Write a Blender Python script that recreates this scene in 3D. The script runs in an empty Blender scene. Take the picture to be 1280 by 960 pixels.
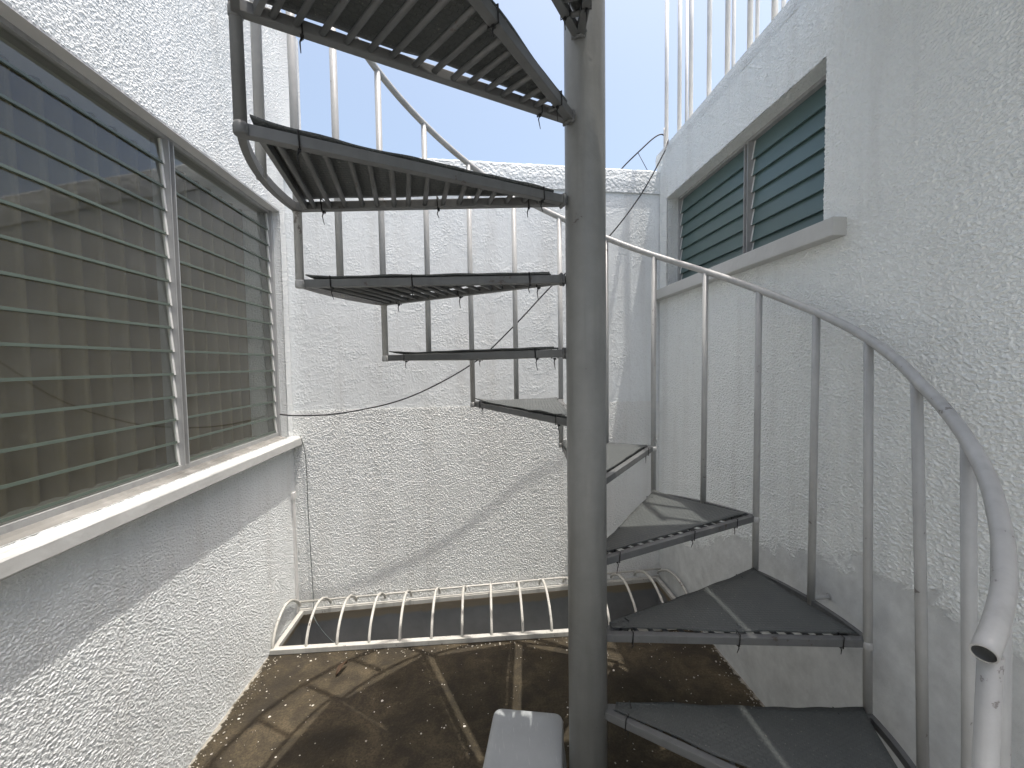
import bpy, bmesh, math, random
import numpy as np
from mathutils import Vector, Matrix, noise
R = math.radians
random.seed(7)
scene = bpy.context.scene
col = scene.collection

# ------------------------------------------------------------------ camera, sky, sun, exposure
Z0 = 0.2                                   # ground lies this far below the lowest tread
CAM = Vector((-0.2783, -1.1296, 1.1723 + Z0))
yaw, pitch, roll, F = 0.07524, -0.04841, -0.01389, 526.26
fwd = Vector((math.sin(yaw)*math.cos(pitch), math.cos(yaw)*math.cos(pitch), math.sin(pitch)))
rgt = Vector((math.cos(yaw), -math.sin(yaw), 0))
up = rgt.cross(fwd)
r2 = rgt*math.cos(roll) + up*math.sin(roll)
u2 = -rgt*math.sin(roll) + up*math.cos(roll)
cam = bpy.data.objects.new('camera', bpy.data.cameras.new('camera'))
col.objects.link(cam)
cam.matrix_world = Matrix(((r2.x, u2.x, -fwd.x, CAM.x), (r2.y, u2.y, -fwd.y, CAM.y), (r2.z, u2.z, -fwd.z, CAM.z), (0, 0, 0, 1)))
cam.data.sensor_width = 36.0
cam.data.lens = 36.0*F/1280.0
cam.data.clip_start = 0.02
cam.data.clip_end = 500
scene.camera = cam

SUN = Vector((0.18, -0.10, 1.0)).normalized()      # towards the sun
world = bpy.data.worlds.new('World'); scene.world = world; world.use_nodes = True
wn = world.node_tree
sky = wn.nodes.new('ShaderNodeTexSky'); sky.sky_type = 'NISHITA'; sky.sun_disc = False
sky.sun_elevation = math.asin(SUN.z); sky.sun_rotation = math.atan2(SUN.x, SUN.y)
sky.altitude = 100; sky.air_density = 0.9; sky.dust_density = 6.0; sky.ozone_density = 1.0
bg = wn.nodes['Background']; bg.inputs['Strength'].default_value = 0.15
hs = wn.nodes.new('ShaderNodeHueSaturation')            # thin high haze: paler, brighter sky
hs.inputs['Saturation'].default_value = 0.9; hs.inputs['Value'].default_value = 0.97; hs.inputs['Hue'].default_value = 0.49
wn.links.new(sky.outputs[0], hs.inputs['Color']); wn.links.new(hs.outputs[0], bg.inputs['Color'])
sun = bpy.data.objects.new('sun', bpy.data.lights.new('sun', 'SUN')); col.objects.link(sun)
sun.data.energy = 2.0; sun.data.angle = R(0.5); sun.data.color = (1.0, 0.95, 0.88)
sun.rotation_euler = SUN.to_track_quat('Z', 'Y').to_euler()
vs = scene.view_settings
vs.view_transform = 'Standard'; vs.look = 'None'; vs.gamma = 1.0; vs.exposure = 1.08
vs.use_curve_mapping = False
scene.cycles.max_bounces = 10; scene.cycles.diffuse_bounces = 5
scene.cycles.transparent_max_bounces = 24
scene.cycles.use_denoising = True

# ------------------------------------------------------------------ helpers
def tag(o, label=None, cat=None, group=None, kind=None):
    if label: o['label'] = label
    if cat: o['category'] = cat
    if group: o['group'] = group
    if kind: o['kind'] = kind
    return o

def empty(name, loc=(0, 0, 0), parent=None):
    o = bpy.data.objects.new(name, None); col.objects.link(o); o.location = loc
    o.empty_display_size = 0.1
    if parent: o.parent = parent
    return o

class MB:
    """collects shapes into one mesh"""
    def __init__(self): self.bm = bmesh.new(); self.smooth = []
    def box(self, lo, hi, M=None, bevel=0.0):
        b = bmesh.new()
        bmesh.ops.create_cube(b, size=1.0)
        c = [(lo[i]+hi[i])/2 for i in range(3)]; s = [hi[i]-lo[i] for i in range(3)]
        for v in b.verts: v.co = Vector((c[0]+v.co.x*s[0], c[1]+v.co.y*s[1], c[2]+v.co.z*s[2]))
        if bevel: bmesh.ops.bevel(b, geom=b.edges[:], offset=bevel, segments=2, affect='EDGES', profile=0.6)
        if M is not None: bmesh.ops.transform(b, matrix=M, verts=b.verts)
        self.merge(b); return self
    def merge(self, b, smooth=False):
        vm = {v: self.bm.verts.new(v.co) for v in b.verts}
        for f in b.faces:
            try:
                nf = self.bm.faces.new([vm[v] for v in f.verts]); nf.smooth = smooth or f.smooth
            except ValueError: pass
        b.free()
    def quad(self, *pts):
        self.bm.faces.new([self.bm.verts.new(p) for p in pts]); return self
    def tube(self, pts, r, seg=10, cap=True, sq=False, closed=False):
        """sweep along pts; r number or list"""
        pts = [Vector(p) for p in pts]; n = len(pts)
        rings = []; nrm = None
        for i, p in enumerate(pts):
            a = pts[i-1] if (i > 0 or closed) else p
            b = pts[(i+1) % n] if (i < n-1 or closed) else p
            t = (b-a).normalized()
            if nrm is None:
                nrm = t.orthogonal().normalized()
                if abs(t.z) < 0.9: nrm = (Vector((0, 0, 1)) - t*t.z).normalized()
            else:
                nrm = (nrm - t*nrm.dot(t)).normalized()
            bn = t.cross(nrm)
            rr = r[i] if isinstance(r, (list, tuple)) else r
            ring = []
            for j in range(seg):
                an = 2*math.pi*j/seg
                ring.append(self.bm.verts.new(p + nrm*math.cos(an)*rr + bn*math.sin(an)*rr))
            rings.append(ring)
        m = n if closed else n-1
        for i in range(m):
            A, B = rings[i], rings[(i+1) % n]
            for j in range(seg):
                f = self.bm.faces.new((A[j], A[(j+1) % seg], B[(j+1) % seg], B[j])); f.smooth = not sq
        if cap and not closed:
            self.bm.faces.new(rings[0][::-1]); self.bm.faces.new(rings[-1])
        return rings
    def strip(self, pts, w, h, side):
        """rectangular section swept along pts; side(i) gives horizontal width direction; h vertical"""
        rings = []
        for i, p in enumerate(pts):
            p = Vector(p); s = Vector(side(i)); z = Vector((0, 0, 1))
            rings.append([self.bm.verts.new(p + s*a*w/2 + z*b*h/2) for a, b in ((-1, -1), (1, -1), (1, 1), (-1, 1))])
        for A, B in zip(rings, rings[1:]):
            for j in range(4): self.bm.faces.new((A[j], A[(j+1) % 4], B[(j+1) % 4], B[j]))
        self.bm.faces.new(rings[0][::-1]); self.bm.faces.new(rings[-1])
    def build(self, name, mat, parent=None, loc=None, recalc=True):
        if recalc: bmesh.ops.recalc_face_normals(self.bm, faces=self.bm.faces[:])
        me = bpy.data.meshes.new(name); self.bm.to_mesh(me); self.bm.free()
        me.materials.append(mat)
        o = bpy.data.objects.new(name, me); col.objects.link(o)
        if parent: o.parent = parent
        if loc: o.location = loc
        return o

def smooth_path(pts, n=12):
    pts = [Vector(p) for p in pts]; out = []
    for i in range(len(pts)-1):
        p0 = pts[max(0, i-1)]; p1, p2 = pts[i], pts[i+1]; p3 = pts[min(len(pts)-1, i+2)]
        for j in range(n):
            t = j/n
            out.append(.5*((2*p1)+(-p0+p2)*t+(2*p0-5*p1+4*p2-p3)*t*t+(-p0+3*p1-3*p2+p3)*t**3))
    out.append(pts[-1]); return out

# ------------------------------------------------------------------ materials
def new_mat(name):
    m = bpy.data.materials.new(name); m.use_nodes = True
    nt = m.node_tree; b = nt.nodes['Principled BSDF']
    return m, nt, b
def N(nt, kind, **kw):
    n = nt.nodes.new('ShaderNode'+kind)
    for k, v in kw.items():
        if k in n.inputs: n.inputs[k].default_value = v
        else: setattr(n, k, v)
    return n
def L(nt, a, b): nt.links.new(a, b)
def ramp(nt, src, stops, interp='LINEAR'):
    r = nt.nodes.new('ShaderNodeValToRGB'); r.color_ramp.interpolation = interp
    e = r.color_ramp.elements
    while len(e) < len(stops): e.new(0.5)
    for i, (p, c) in enumerate(stops):
        e[i].position = p; e[i].color = c if len(c) == 4 else (*c, 1)
    L(nt, src, r.inputs[0]); return r
def g(v): return (v, v, v, 1)
def mixc(nt, fac, a, b, blend='MIX'):
    m = nt.nodes.new('ShaderNodeMix'); m.data_type = 'RGBA'; m.blend_type = blend
    def put(s, v):
        if isinstance(v, (tuple, list)): m.inputs[s].default_value = v if len(v) == 4 else (*v, 1)
        elif isinstance(v, (int, float)): m.inputs[s].default_value = v
        else: L(nt, v, m.inputs[s])
    put(0, fac); put(6, a); put(7, b); return m.outputs[2]
def math_(nt, op, a, b=None, clamp=False):
    m = nt.nodes.new('ShaderNodeMath'); m.operation = op; m.use_clamp = clamp
    for i, v in enumerate((a, b)):
        if v is None: continue
        if isinstance(v, (int, float)): m.inputs[i].default_value = v
        else: L(nt, v, m.inputs[i])
    return m.outputs[0]
def pos(nt): return nt.nodes.new('ShaderNodeNewGeometry').outputs['Position']
def scaled(nt, src, s):
    m = nt.nodes.new('ShaderNodeMapping'); m.inputs['Scale'].default_value = s; L(nt, src, m.inputs['Vector']); return m.outputs[0]

def plaster(name, base=(0.78, 0.81, 0.81), scale=60, lo=0.40, hi=0.62, dist=0.005, stretch=(1, 1, 1), grain=0.0, damp=None, rough_patch=False, dirt=0.12, disp=0.0):
    m, nt, b = new_mat(name)
    p = pos(nt); ps = scaled(nt, p, stretch)
    n1 = N(nt, 'TexNoise', Scale=scale, Detail=1.6, Roughness=0.5, Distortion=0.1); L(nt, ps, n1.inputs['Vector'])
    r1 = ramp(nt, n1.outputs[0], [(lo, g(0)), (hi, g(1))], 'EASE')
    n2 = N(nt, 'TexNoise', Scale=scale*4.5, Detail=2, Roughness=0.6); L(nt, p, n2.inputs['Vector'])
    n3 = N(nt, 'TexNoise', Scale=5, Detail=3, Roughness=0.55); L(nt, p, n3.inputs['Vector'])
    h = math_(nt, 'ADD', r1.outputs[0], math_(nt, 'MULTIPLY', n2.outputs[0], 0.25+grain))
    h = math_(nt, 'ADD', h, math_(nt, 'MULTIPLY', n3.outputs[0], 1.0))
    # broad stains, and grime with vertical drips
    dn = N(nt, 'TexNoise', Scale=1.7, Detail=6, Roughness=0.6); L(nt, p, dn.inputs['Vector'])
    c = mixc(nt, ramp(nt, dn.outputs[0], [(0.35, g(0)), (0.7, g(1))]).outputs[0], base, tuple(x*(1-dirt) for x in base))
    dr = N(nt, 'TexNoise', Scale=1.0, Detail=4, Roughness=0.6); L(nt, scaled(nt, p, (11, 11, 0.8)), dr.inputs['Vector'])
    c = mixc(nt, math_(nt, 'MULTIPLY', ramp(nt, dr.outputs[0], [(0.50, g(0)), (0.72, g(1))]).outputs[0], 0.28), c, (0.50, 0.49, 0.46))
    if rough_patch:       # clumps of trowelled plaster, partly smoothed over
        pn = N(nt, 'TexNoise', Scale=4.5, Detail=4, Roughness=0.65, Distortion=1.0); L(nt, p, pn.inputs['Vector'])
        pk = ramp(nt, pn.outputs[0], [(0.46, g(0.25)), (0.60, g(1))]).outputs[0]
        h = math_(nt, 'MULTIPLY', h, pk)
        vn = N(nt, 'TexNoise', Scale=16, Detail=5, Roughness=0.6, Distortion=1.5); L(nt, p, vn.inputs['Vector'])
        ed = ramp(nt, vn.outputs[0], [(0.50, g(0)), (0.54, g(1)), (0.66, g(0.6))]).outputs[0]
        h = math_(nt, 'ADD', h, math_(nt, 'MULTIPLY', ed, 0.45))
    if damp:              # lower band where the textured coat has come away
        z1, amp = damp
        sx = nt.nodes.new('ShaderNodeSeparateXYZ'); L(nt, p, sx.inputs[0])
        an = N(nt, 'TexNoise', Scale=3.6, Detail=9, Roughness=0.68, Distortion=0.9); L(nt, p, an.inputs['Vector'])
        zz = math_(nt, 'ADD', sx.outputs['Z'], math_(nt, 'MULTIPLY', math_(nt, 'SUBTRACT', an.outputs[0], 0.5), amp))
        zz = math_(nt, 'ADD', zz, math_(nt, 'MULTIPLY', math_(nt, 'MAXIMUM', sx.outputs['Y'], 0.0), 0.36))
        k = ramp(nt, math_(nt, 'SUBTRACT', zz, z1-0.5), [(0.484, g(1)), (0.504, g(0))]).outputs[0]   # 1 below
        an2 = N(nt, 'TexNoise', Scale=14, Detail=6, Roughness=0.65); L(nt, p, an2.inputs['Vector'])
        c2 = mixc(nt, ramp(nt, an2.outputs[0], [(0.3, g(0)), (0.75, g(1))]).outputs[0], (0.69, 0.71, 0.70), (0.50, 0.515, 0.51))
        c = mixc(nt, k, c, c2)
        soft = math_(nt, 'ADD', math_(nt, 'MULTIPLY', an2.outputs[0], 1.3), math_(nt, 'MULTIPLY', n2.outputs[0], 0.35))
        ii = nt.nodes.new('ShaderNodeMix'); L(nt, k, ii.inputs[0])
        L(nt, h, ii.inputs[2]); L(nt, math_(nt, 'SUBTRACT', soft, 0.15), ii.inputs[3]); h = ii.outputs[0]
    # hollows of the texture slightly darker
    c = mixc(nt, math_(nt, 'MULTIPLY', ramp(nt, n1.outputs[0], [(lo-0.1, g(1)), (lo+0.06, g(0))]).outputs[0], 0.16), c, (0.42, 0.42, 0.41))
    L(nt, c, b.inputs['Base Color'])
    if disp:              # a real relief, for the finely meshed coats
        dn_ = N(nt, 'Displacement', Midlevel=0.0, Scale=disp); L(nt, h, dn_.inputs['Height'])
        L(nt, dn_.outputs[0], nt.nodes['Material Output'].inputs['Displacement']); m.displacement_method = 'BOTH'
    else:
        bp = N(nt, 'Bump', Strength=1.0, Distance=dist); L(nt, h, bp.inputs['Height']); L(nt, bp.outputs[0], b.inputs['Normal'])
    b.inputs['Roughness'].default_value = 0.8
    b.inputs['Specular IOR Level'].default_value = 0.15
    return m

def painted_metal(name, base, rust=0.5, rough=0.5, spec=0.4, chip=0.64, bump=0.0006):
    m, nt, b = new_mat(name)
    tc = nt.nodes.new('ShaderNodeTexCoord'); p = pos(nt)
    n1 = N(nt, 'TexNoise', Scale=9, Detail=8, Roughness=0.68); L(nt, p, n1.inputs['Vector'])
    n2 = N(nt, 'TexNoise', Scale=70, Detail=4, Roughness=0.6); L(nt, p, n2.inputs['Vector'])
    n3 = N(nt, 'TexNoise', Scale=1.0, Detail=4); L(nt, scaled(nt, p, (40, 40, 3)), n3.inputs['Vector'])
    c = mixc(nt, ramp(nt, n1.outputs[0], [(0.3, g(0)), (0.7, g(1))]).outputs[0], base, tuple(x*0.78 for x in base))
    c = mixc(nt, math_(nt, 'MULTIPLY', ramp(nt, n3.outputs[0], [(0.5, g(0)), (0.72, g(1))]).outputs[0], 0.35), c, tuple(x*0.55 for x in base))
    k = math_(nt, 'ADD', math_(nt, 'MULTIPLY', n1.outputs[0], 0.62), math_(nt, 'MULTIPLY', n2.outputs[0], 0.38))
    kk = ramp(nt, k, [(chip, g(0)), (chip+0.02, g(1))]).outputs[0]
    c = mixc(nt, math_(nt, 'MULTIPLY', kk, rust), c, (0.055, 0.034, 0.022))
    L(nt, c, b.inputs['Base Color'])
    b.inputs['Roughness'].default_value = rough; b.inputs['Specular IOR Level'].default_value = spec
    bp = N(nt, 'Bump', Strength=0.7, Distance=bump)
    L(nt, math_(nt, 'SUBTRACT', n2.outputs[0], kk), bp.inputs['Height']); L(nt, bp.outputs[0], b.inputs['Normal'])
    return m

LEFT = dict(base=(0.75, 0.775, 0.77), scale=142, lo=0.30, hi=0.74, stretch=(1, 0.8, 1.05))
RIGHT = dict(base=(0.79, 0.815, 0.80), scale=124, lo=0.32, hi=0.72, stretch=(1, 0.85, 1.15), dirt=0.05, damp=(0.78, 0.44))
LOW = dict(base=(0.74, 0.755, 0.74), scale=135, lo=0.30, hi=0.72, dirt=0.10)
M_LEFT = plaster('white_stucco_left', dist=0.004, **LEFT)
M_RIGHT = plaster('white_stucco_right', dist=0.004, **RIGHT)
M_LEFT_COAT = plaster('white_stucco_left_coat', disp=0.0032, **LEFT)
M_RIGHT_COAT = plaster('white_stucco_right_coat', disp=0.0038, **RIGHT)
M_LOW_COAT = plaster('coarse_white_render_coat', disp=0.0032, **LOW)
M_LOW = plaster('coarse_white_render', dist=0.004, **LOW)
def coat(name, mat, parent, origin, du, dv, rects, step, flip=False):
    '''finely meshed sheet lying just proud of a wall; rects are (u0, u1, v0, v1) in metres along du and dv'''
    V, Fq, base = [], [], 0
    o, du, dv = np.array(origin, float), np.array(du, float), np.array(dv, float)
    for u0, u1, v0, v1 in rects:
        nu, nv = max(1, round((u1-u0)/step)), max(1, round((v1-v0)/step))
        uu, vv = np.meshgrid(np.linspace(u0, u1, nu+1), np.linspace(v0, v1, nv+1), indexing='ij')
        V.append(o + uu.reshape(-1, 1)*du + vv.reshape(-1, 1)*dv)
        i, j = np.meshgrid(np.arange(nu), np.arange(nv), indexing='ij'); a = (base + i*(nv+1) + j).reshape(-1)
        q = np.stack([a, a+nv+1, a+nv+2, a+1], 1)
        Fq.append(q[:, ::-1] if flip else q); base += (nu+1)*(nv+1)
    V = np.concatenate(V); Fq = np.concatenate(Fq)
    me = bpy.data.meshes.new(name)
    me.vertices.add(len(V)); me.vertices.foreach_set('co', V.astype(np.float32).ravel())
    me.loops.add(Fq.size); me.loops.foreach_set('vertex_index', Fq.astype(np.int32).ravel())
    me.polygons.add(len(Fq)); me.polygons.foreach_set('loop_start', np.arange(0, Fq.size, 4, dtype=np.int32))
    me.polygons.foreach_set('use_smooth', np.ones(len(Fq), bool))
    me.update(calc_edges=True); me.materials.append(mat)
    ob = bpy.data.objects.new(name, me); col.objects.link(ob); ob.parent = parent
    return ob
M_UP = plaster('smooth_white_render', scale=90, lo=0.40, hi=0.72, dist=0.0014, rough_patch=True)
M_COPE = plaster('clumpy_white_render', scale=60, lo=0.36, hi=0.66, dist=0.0035, dirt=0.25)
M_SILL = plaster('painted_sill', base=(0.54, 0.545, 0.525), scale=25, lo=0.3, hi=0.9, dist=0.0012, dirt=0.2)
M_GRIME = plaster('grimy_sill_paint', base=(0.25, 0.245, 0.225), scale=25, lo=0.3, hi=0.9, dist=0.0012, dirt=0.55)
M_SOFFIT = plaster('painted_reveal', base=(0.62, 0.62, 0.61), scale=20, lo=0.3, hi=0.9, dist=0.0008, dirt=0.15)
M_POLE = painted_metal('grey_pole_paint', (0.225, 0.23, 0.22), rust=0.6, rough=0.42, chip=0.635, bump=0.001)
M_TREAD = painted_metal('grey_tread_paint', (0.135, 0.14, 0.139), rust=0.6, rough=0.5, chip=0.60)
M_RAIL = painted_metal('pale_rail_paint', (0.44, 0.445, 0.435), rust=0.55, rough=0.42, chip=0.61)
M_WHITE = painted_metal('white_grille_paint', (0.56, 0.55, 0.505), rust=0.75, rough=0.5, chip=0.60)
M_ROOFRAIL = painted_metal('white_railing_paint', (0.72, 0.71, 0.69), rust=0.4, rough=0.45, chip=0.67)
M_ALU = painted_metal('aluminium', (0.37, 0.375, 0.37), rust=0.2, rough=0.38, spec=0.6)

def simple(name, colr, rough=0.6, spec=0.4, var=0.15, sc=20):
    m, nt, b = new_mat(name); p = pos(nt)
    n1 = N(nt, 'TexNoise', Scale=sc, Detail=6, Roughness=0.6); L(nt, p, n1.inputs['Vector'])
    L(nt, mixc(nt, n1.outputs[0], tuple(x*(1+var) for x in colr), tuple(x*(1-var) for x in colr)), b.inputs['Base Color'])
    b.inputs['Roughness'].default_value = rough; b.inputs['Specular IOR Level'].default_value = spec
    return m
M_TIE = simple('black_plastic', (0.012, 0.012, 0.012), 0.45)
M_CABLE = simple('black_cable', (0.02, 0.02, 0.021), 0.5)
M_WIRE = simple('grey_wire', (0.09, 0.11, 0.11), 0.5)
M_TEAL = simple('teal_hose', (0.10, 0.26, 0.27), 0.4)
M_INT = simple('room_interior', (0.30, 0.28, 0.25), 0.8)
M_LEAF = simple('dry_leaf', (0.05, 0.028, 0.013), 0.7)
M_TRUNK = simple('white_trunking', (0.68, 0.67, 0.65), 0.45, var=0.06)
M_CLIP = simple('white_clip', (0.72, 0.72, 0.70), 0.4, var=0.05)

def mk_curtain():
    m, nt, b = new_mat('curtain_cloth'); p = pos(nt)
    w = N(nt, 'TexNoise', Scale=1.0, Detail=3); L(nt, scaled(nt, p, (500, 500, 60)), w.inputs['Vector'])
    L(nt, mixc(nt, w.outputs[0], (0.21, 0.175, 0.105), (0.15, 0.123, 0.072)), b.inputs['Base Color'])
    b.inputs['Roughness'].default_value = 0.95; b.inputs['Specular IOR Level'].default_value = 0.1
    return m
M_CURTAIN = mk_curtain()

def mk_glass():
    m, nt, b = new_mat('louvre_glass'); nt.nodes.remove(b)
    out = nt.nodes['Material Output']; p = pos(nt)
    tr = N(nt, 'BsdfTransparent'); tr.inputs[0].default_value = (0.87, 0.885, 0.86, 1)
    gl = N(nt, 'BsdfGlossy', Roughness=0.03); gl.inputs[0].default_value = (1, 1, 1, 1)
    fr = N(nt, 'Fresnel', IOR=1.52); bk = nt.nodes.new('ShaderNodeNewGeometry').outputs['Backfacing']
    mx = N(nt, 'MixShader'); L(nt, math_(nt, 'MULTIPLY', math_(nt, 'MULTIPLY', fr.outputs[0], 1.25), math_(nt, 'SUBTRACT', 1.0, bk)), mx.inputs[0])
    L(nt, tr.outputs[0], mx.inputs[1]); L(nt, gl.outputs[0], mx.inputs[2])
    # a film of dust, and a few specks
    du = N(nt, 'BsdfDiffuse'); du.inputs[0].default_value = (0.50, 0.50, 0.46, 1)
    n1 = N(nt, 'TexNoise', Scale=6, Detail=7, Roughness=0.65); L(nt, p, n1.inputs['Vector'])
    vo = N(nt, 'TexVoronoi', Scale=22); L(nt, p, vo.inputs['Vector'])
    sp = ramp(nt, vo.outputs['Distance'], [(0.035, g(1)), (0.06, g(0))]).outputs[0]
    sel = ramp(nt, vo.outputs['Color'], [(0.80, g(0)), (0.82, g(1))]).outputs[0]
    fac = math_(nt, 'ADD', math_(nt, 'MULTIPLY', ramp(nt, n1.outputs[0], [(0.35, g(0)), (0.75, g(1))]).outputs[0], 0.035), 0.004)
    fac = math_(nt, 'ADD', fac, math_(nt, 'MULTIPLY', math_(nt, 'MULTIPLY', sp, sel), 0.6), clamp=True)
    m2 = N(nt, 'MixShader'); L(nt, fac, m2.inputs[0]); L(nt, mx.outputs[0], m2.inputs[1]); L(nt, du.outputs[0], m2.inputs[2])
    L(nt, m2.outputs[0], out.inputs[0])
    return m
M_GLASS = mk_glass()
M_GEDGE = simple('ground_glass_edge', (0.085, 0.11, 0.09), 0.35, var=0.1)
M_GREEN = simple('green_louvre_glass', (0.085, 0.135, 0.128), 0.34, 0.45, var=0.12, sc=6)

def mk_floor():
    m, nt, b = new_mat('dirty_concrete'); p = pos(nt)
    n1 = N(nt, 'TexNoise', Scale=3.0, Detail=8, Roughness=0.65, Distortion=0.4); L(nt, p, n1.inputs['Vector'])
    n2 = N(nt, 'TexNoise', Scale=120, Detail=4, Roughness=0.7); L(nt, p, n2.inputs['Vector'])
    n3 = N(nt, 'TexNoise', Scale=7.5, Detail=8, Roughness=0.7, Distortion=0.8); L(nt, p, n3.inputs['Vector'])
    n4 = N(nt, 'TexNoise', Scale=22, Detail=5, Roughness=0.65); L(nt, p, n4.inputs['Vector'])
    c = mixc(nt, ramp(nt, n1.outputs[0], [(0.34, g(0)), (0.66, g(1))]).outputs[0], (0.026, 0.022, 0.0135), (0.130, 0.104, 0.065))
    c = mixc(nt, ramp(nt, n4.outputs[0], [(0.45, g(0)), (0.75, g(0.6))]).outputs[0], c, (0.036, 0.028, 0.018))
    c = mixc(nt, ramp(nt, n2.outputs[0], [(0.38, g(0.55)), (0.55, g(0))]).outputs[0], c, (0.028, 0.022, 0.015))
    c = mixc(nt, ramp(nt, n2.outputs[0], [(0.62, g(0)), (0.72, g(0.5))]).outputs[0], c, (0.22, 0.185, 0.135))
    c = mixc(nt, ramp(nt, n3.outputs[0], [(0.42, g(0)), (0.62, g(0.75))]).outputs[0], c, (0.030, 0.026, 0.020))
    # splashes of white wall paint
    for s, r0, th in ((10, 0.055, 0.70), (26, 0.11, 0.78), (60, 0.17, 0.86), (110, 0.2, 0.90)):
        dp = N(nt, 'TexNoise', Scale=s*5, Detail=2); L(nt, p, dp.inputs['Vector'])
        mp = nt.nodes.new('ShaderNodeVectorMath'); mp.operation = 'ADD'
        sc_ = nt.nodes.new('ShaderNodeVectorMath'); sc_.operation = 'SCALE'; sc_.inputs['Scale'].default_value = 0.25/s
        L(nt, dp.outputs['Color'], sc_.inputs[0]); L(nt, p, mp.inputs[0]); L(nt, sc_.outputs[0], mp.inputs[1])
        vo = N(nt, 'TexVoronoi', Scale=s); L(nt, mp.outputs[0], vo.inputs['Vector'])
        k = math_(nt, 'MULTIPLY', ramp(nt, vo.outputs['Distance'], [(r0, g(1)), (r0*1.35, g(0))]).outputs[0],
                  ramp(nt, vo.outputs['Color'], [(th, g(0)), (th+0.02, g(1))]).outputs[0])
        c = mixc(nt, k, c, (0.66, 0.63, 0.57))
    # paint slopped along the foot of the walls
    sx = nt.nodes.new('ShaderNodeSeparateXYZ'); L(nt, p, sx.inputs[0])
    e1 = math_(nt, 'SUBTRACT', math_(nt, 'MINIMUM', math_(nt, 'ABSOLUTE', math_(nt, 'ADD', sx.outputs['X'], 1.31)), math_(nt, 'ABSOLUTE', math_(nt, 'SUBTRACT', sx.outputs['X'], 0.83))),
               math_(nt, 'MULTIPLY', math_(nt, 'SUBTRACT', n4.outputs[0], 0.36), 0.085))
    c = mixc(nt, ramp(nt, math_(nt, 'ADD', e1, 0.5), [(0.498, g(0.85)), (0.504, g(0))]).outputs[0], c, (0.40, 0.38, 0.33))
    L(nt, c, b.inputs['Base Color'])
    h = math_(nt, 'ADD', math_(nt, 'MULTIPLY', n2.outputs[0], 1.0), math_(nt, 'MULTIPLY', n4.outputs[0], 1.2))
    bp = N(nt, 'Bump', Strength=0.9, Distance=0.005); L(nt, h, bp.inputs['Height']); L(nt, bp.outputs[0], b.inputs['Normal'])
    b.inputs['Roughness'].default_value = 0.85; b.inputs['Specular IOR Level'].default_value = 0.25
    return m
M_FLOOR = mk_floor()

M_BOUNCE = simple('pale_bounce_slab', (0.52, 0.51, 0.48), 0.8, 0.2, var=0.12, sc=5)  # for the added light-bouncing slab behind the camera

def mk_pit():
    m, nt, b = new_mat('bitumen_wall'); p = pos(nt)
    n1 = N(nt, 'TexNoise', Scale=7, Detail=6, Roughness=0.6); L(nt, p, n1.inputs['Vector'])
    sx = nt.nodes.new('ShaderNodeSeparateXYZ'); L(nt, p, sx.inputs[0])
    zz = math_(nt, 'ADD', sx.outputs['Z'], math_(nt, 'MULTIPLY', n1.outputs[0], 0.05))
    k = ramp(nt, math_(nt, 'ADD', zz, 0.5), [(0.455, g(0)), (0.47, g(1))]).outputs[0]
    c = mixc(nt, n1.outputs[0], (0.30, 0.305, 0.30), (0.15, 0.155, 0.155))
    c = mixc(nt, k, c, (0.30, 0.25, 0.18))
    L(nt, c, b.inputs['Base Color']); b.inputs['Roughness'].default_value = 0.7
    bp = N(nt, 'Bump', Strength=0.7, Distance=0.01); L(nt, n1.outputs[0], bp.inputs['Height']); L(nt, bp.outputs[0], b.inputs['Normal'])
    return m
M_PIT = mk_pit()

def mk_mat():
    m, nt, b = new_mat('grey_rubber_mat')
    tc = nt.nodes.new('ShaderNodeTexCoord'); p = tc.outputs['Object']
    br = N(nt, 'TexBrick', Scale=1.0); br.offset = 0.5
    br.inputs['Brick Width'].default_value = 0.016; br.inputs['Row Height'].default_value = 0.011; br.inputs['Mortar Size'].default_value = 0.0022
    br.inputs['Mortar Smooth'].default_value = 0.5
    L(nt, p, br.inputs['Vector'])
    n1 = N(nt, 'TexNoise', Scale=6, Detail=6, Roughness=0.65); L(nt, p, n1.inputs['Vector'])
    c = mixc(nt, ramp(nt, n1.outputs[0], [(0.3, g(0)), (0.7, g(1))]).outputs[0], (0.085, 0.093, 0.090), (0.058, 0.065, 0.064))
    c = mixc(nt, math_(nt, 'MULTIPLY', br.outputs['Fac'], 0.35), c, (0.06, 0.065, 0.065))
    n2 = N(nt, 'TexNoise', Scale=160, Detail=3); L(nt, p, n2.inputs['Vector'])
    c = mixc(nt, ramp(nt, n2.outputs[0], [(0.66, g(0)), (0.74, g(0.5))]).outputs[0], c, (0.36, 0.34, 0.29))
    L(nt, c, b.inputs['Base Color']); b.inputs['Roughness'].default_value = 0.6
    bp = N(nt, 'Bump', Strength=0.8, Distance=0.0015); L(nt, math_(nt, 'SUBTRACT', 1.0, br.outputs['Fac']), bp.inputs['Height']); L(nt, bp.outputs[0], b.inputs['Normal'])
    return m
M_MAT = mk_mat()

def mk_stool():
    m, nt, b = new_mat('grey_plastic'); p = pos(nt)
    n1 = N(nt, 'TexNoise', Scale=14, Detail=7, Roughness=0.7); L(nt, p, n1.inputs['Vector'])
    n2 = N(nt, 'TexNoise', Scale=1, Detail=4); L(nt, scaled(nt, p, (160, 18, 18)), n2.inputs['Vector'])
    c = mixc(nt, n1.outputs[0], (0.40, 0.42, 0.43), (0.31, 0.325, 0.33))
    c = mixc(nt, ramp(nt, n2.outputs[0], [(0.62, g(0)), (0.72, g(0.45))]).outputs[0], c, (0.56, 0.56, 0.55))
    L(nt, c, b.inputs['Base Color']); b.inputs['Roughness'].default_value = 0.42
    return m
M_STOOL = mk_stool()

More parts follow.
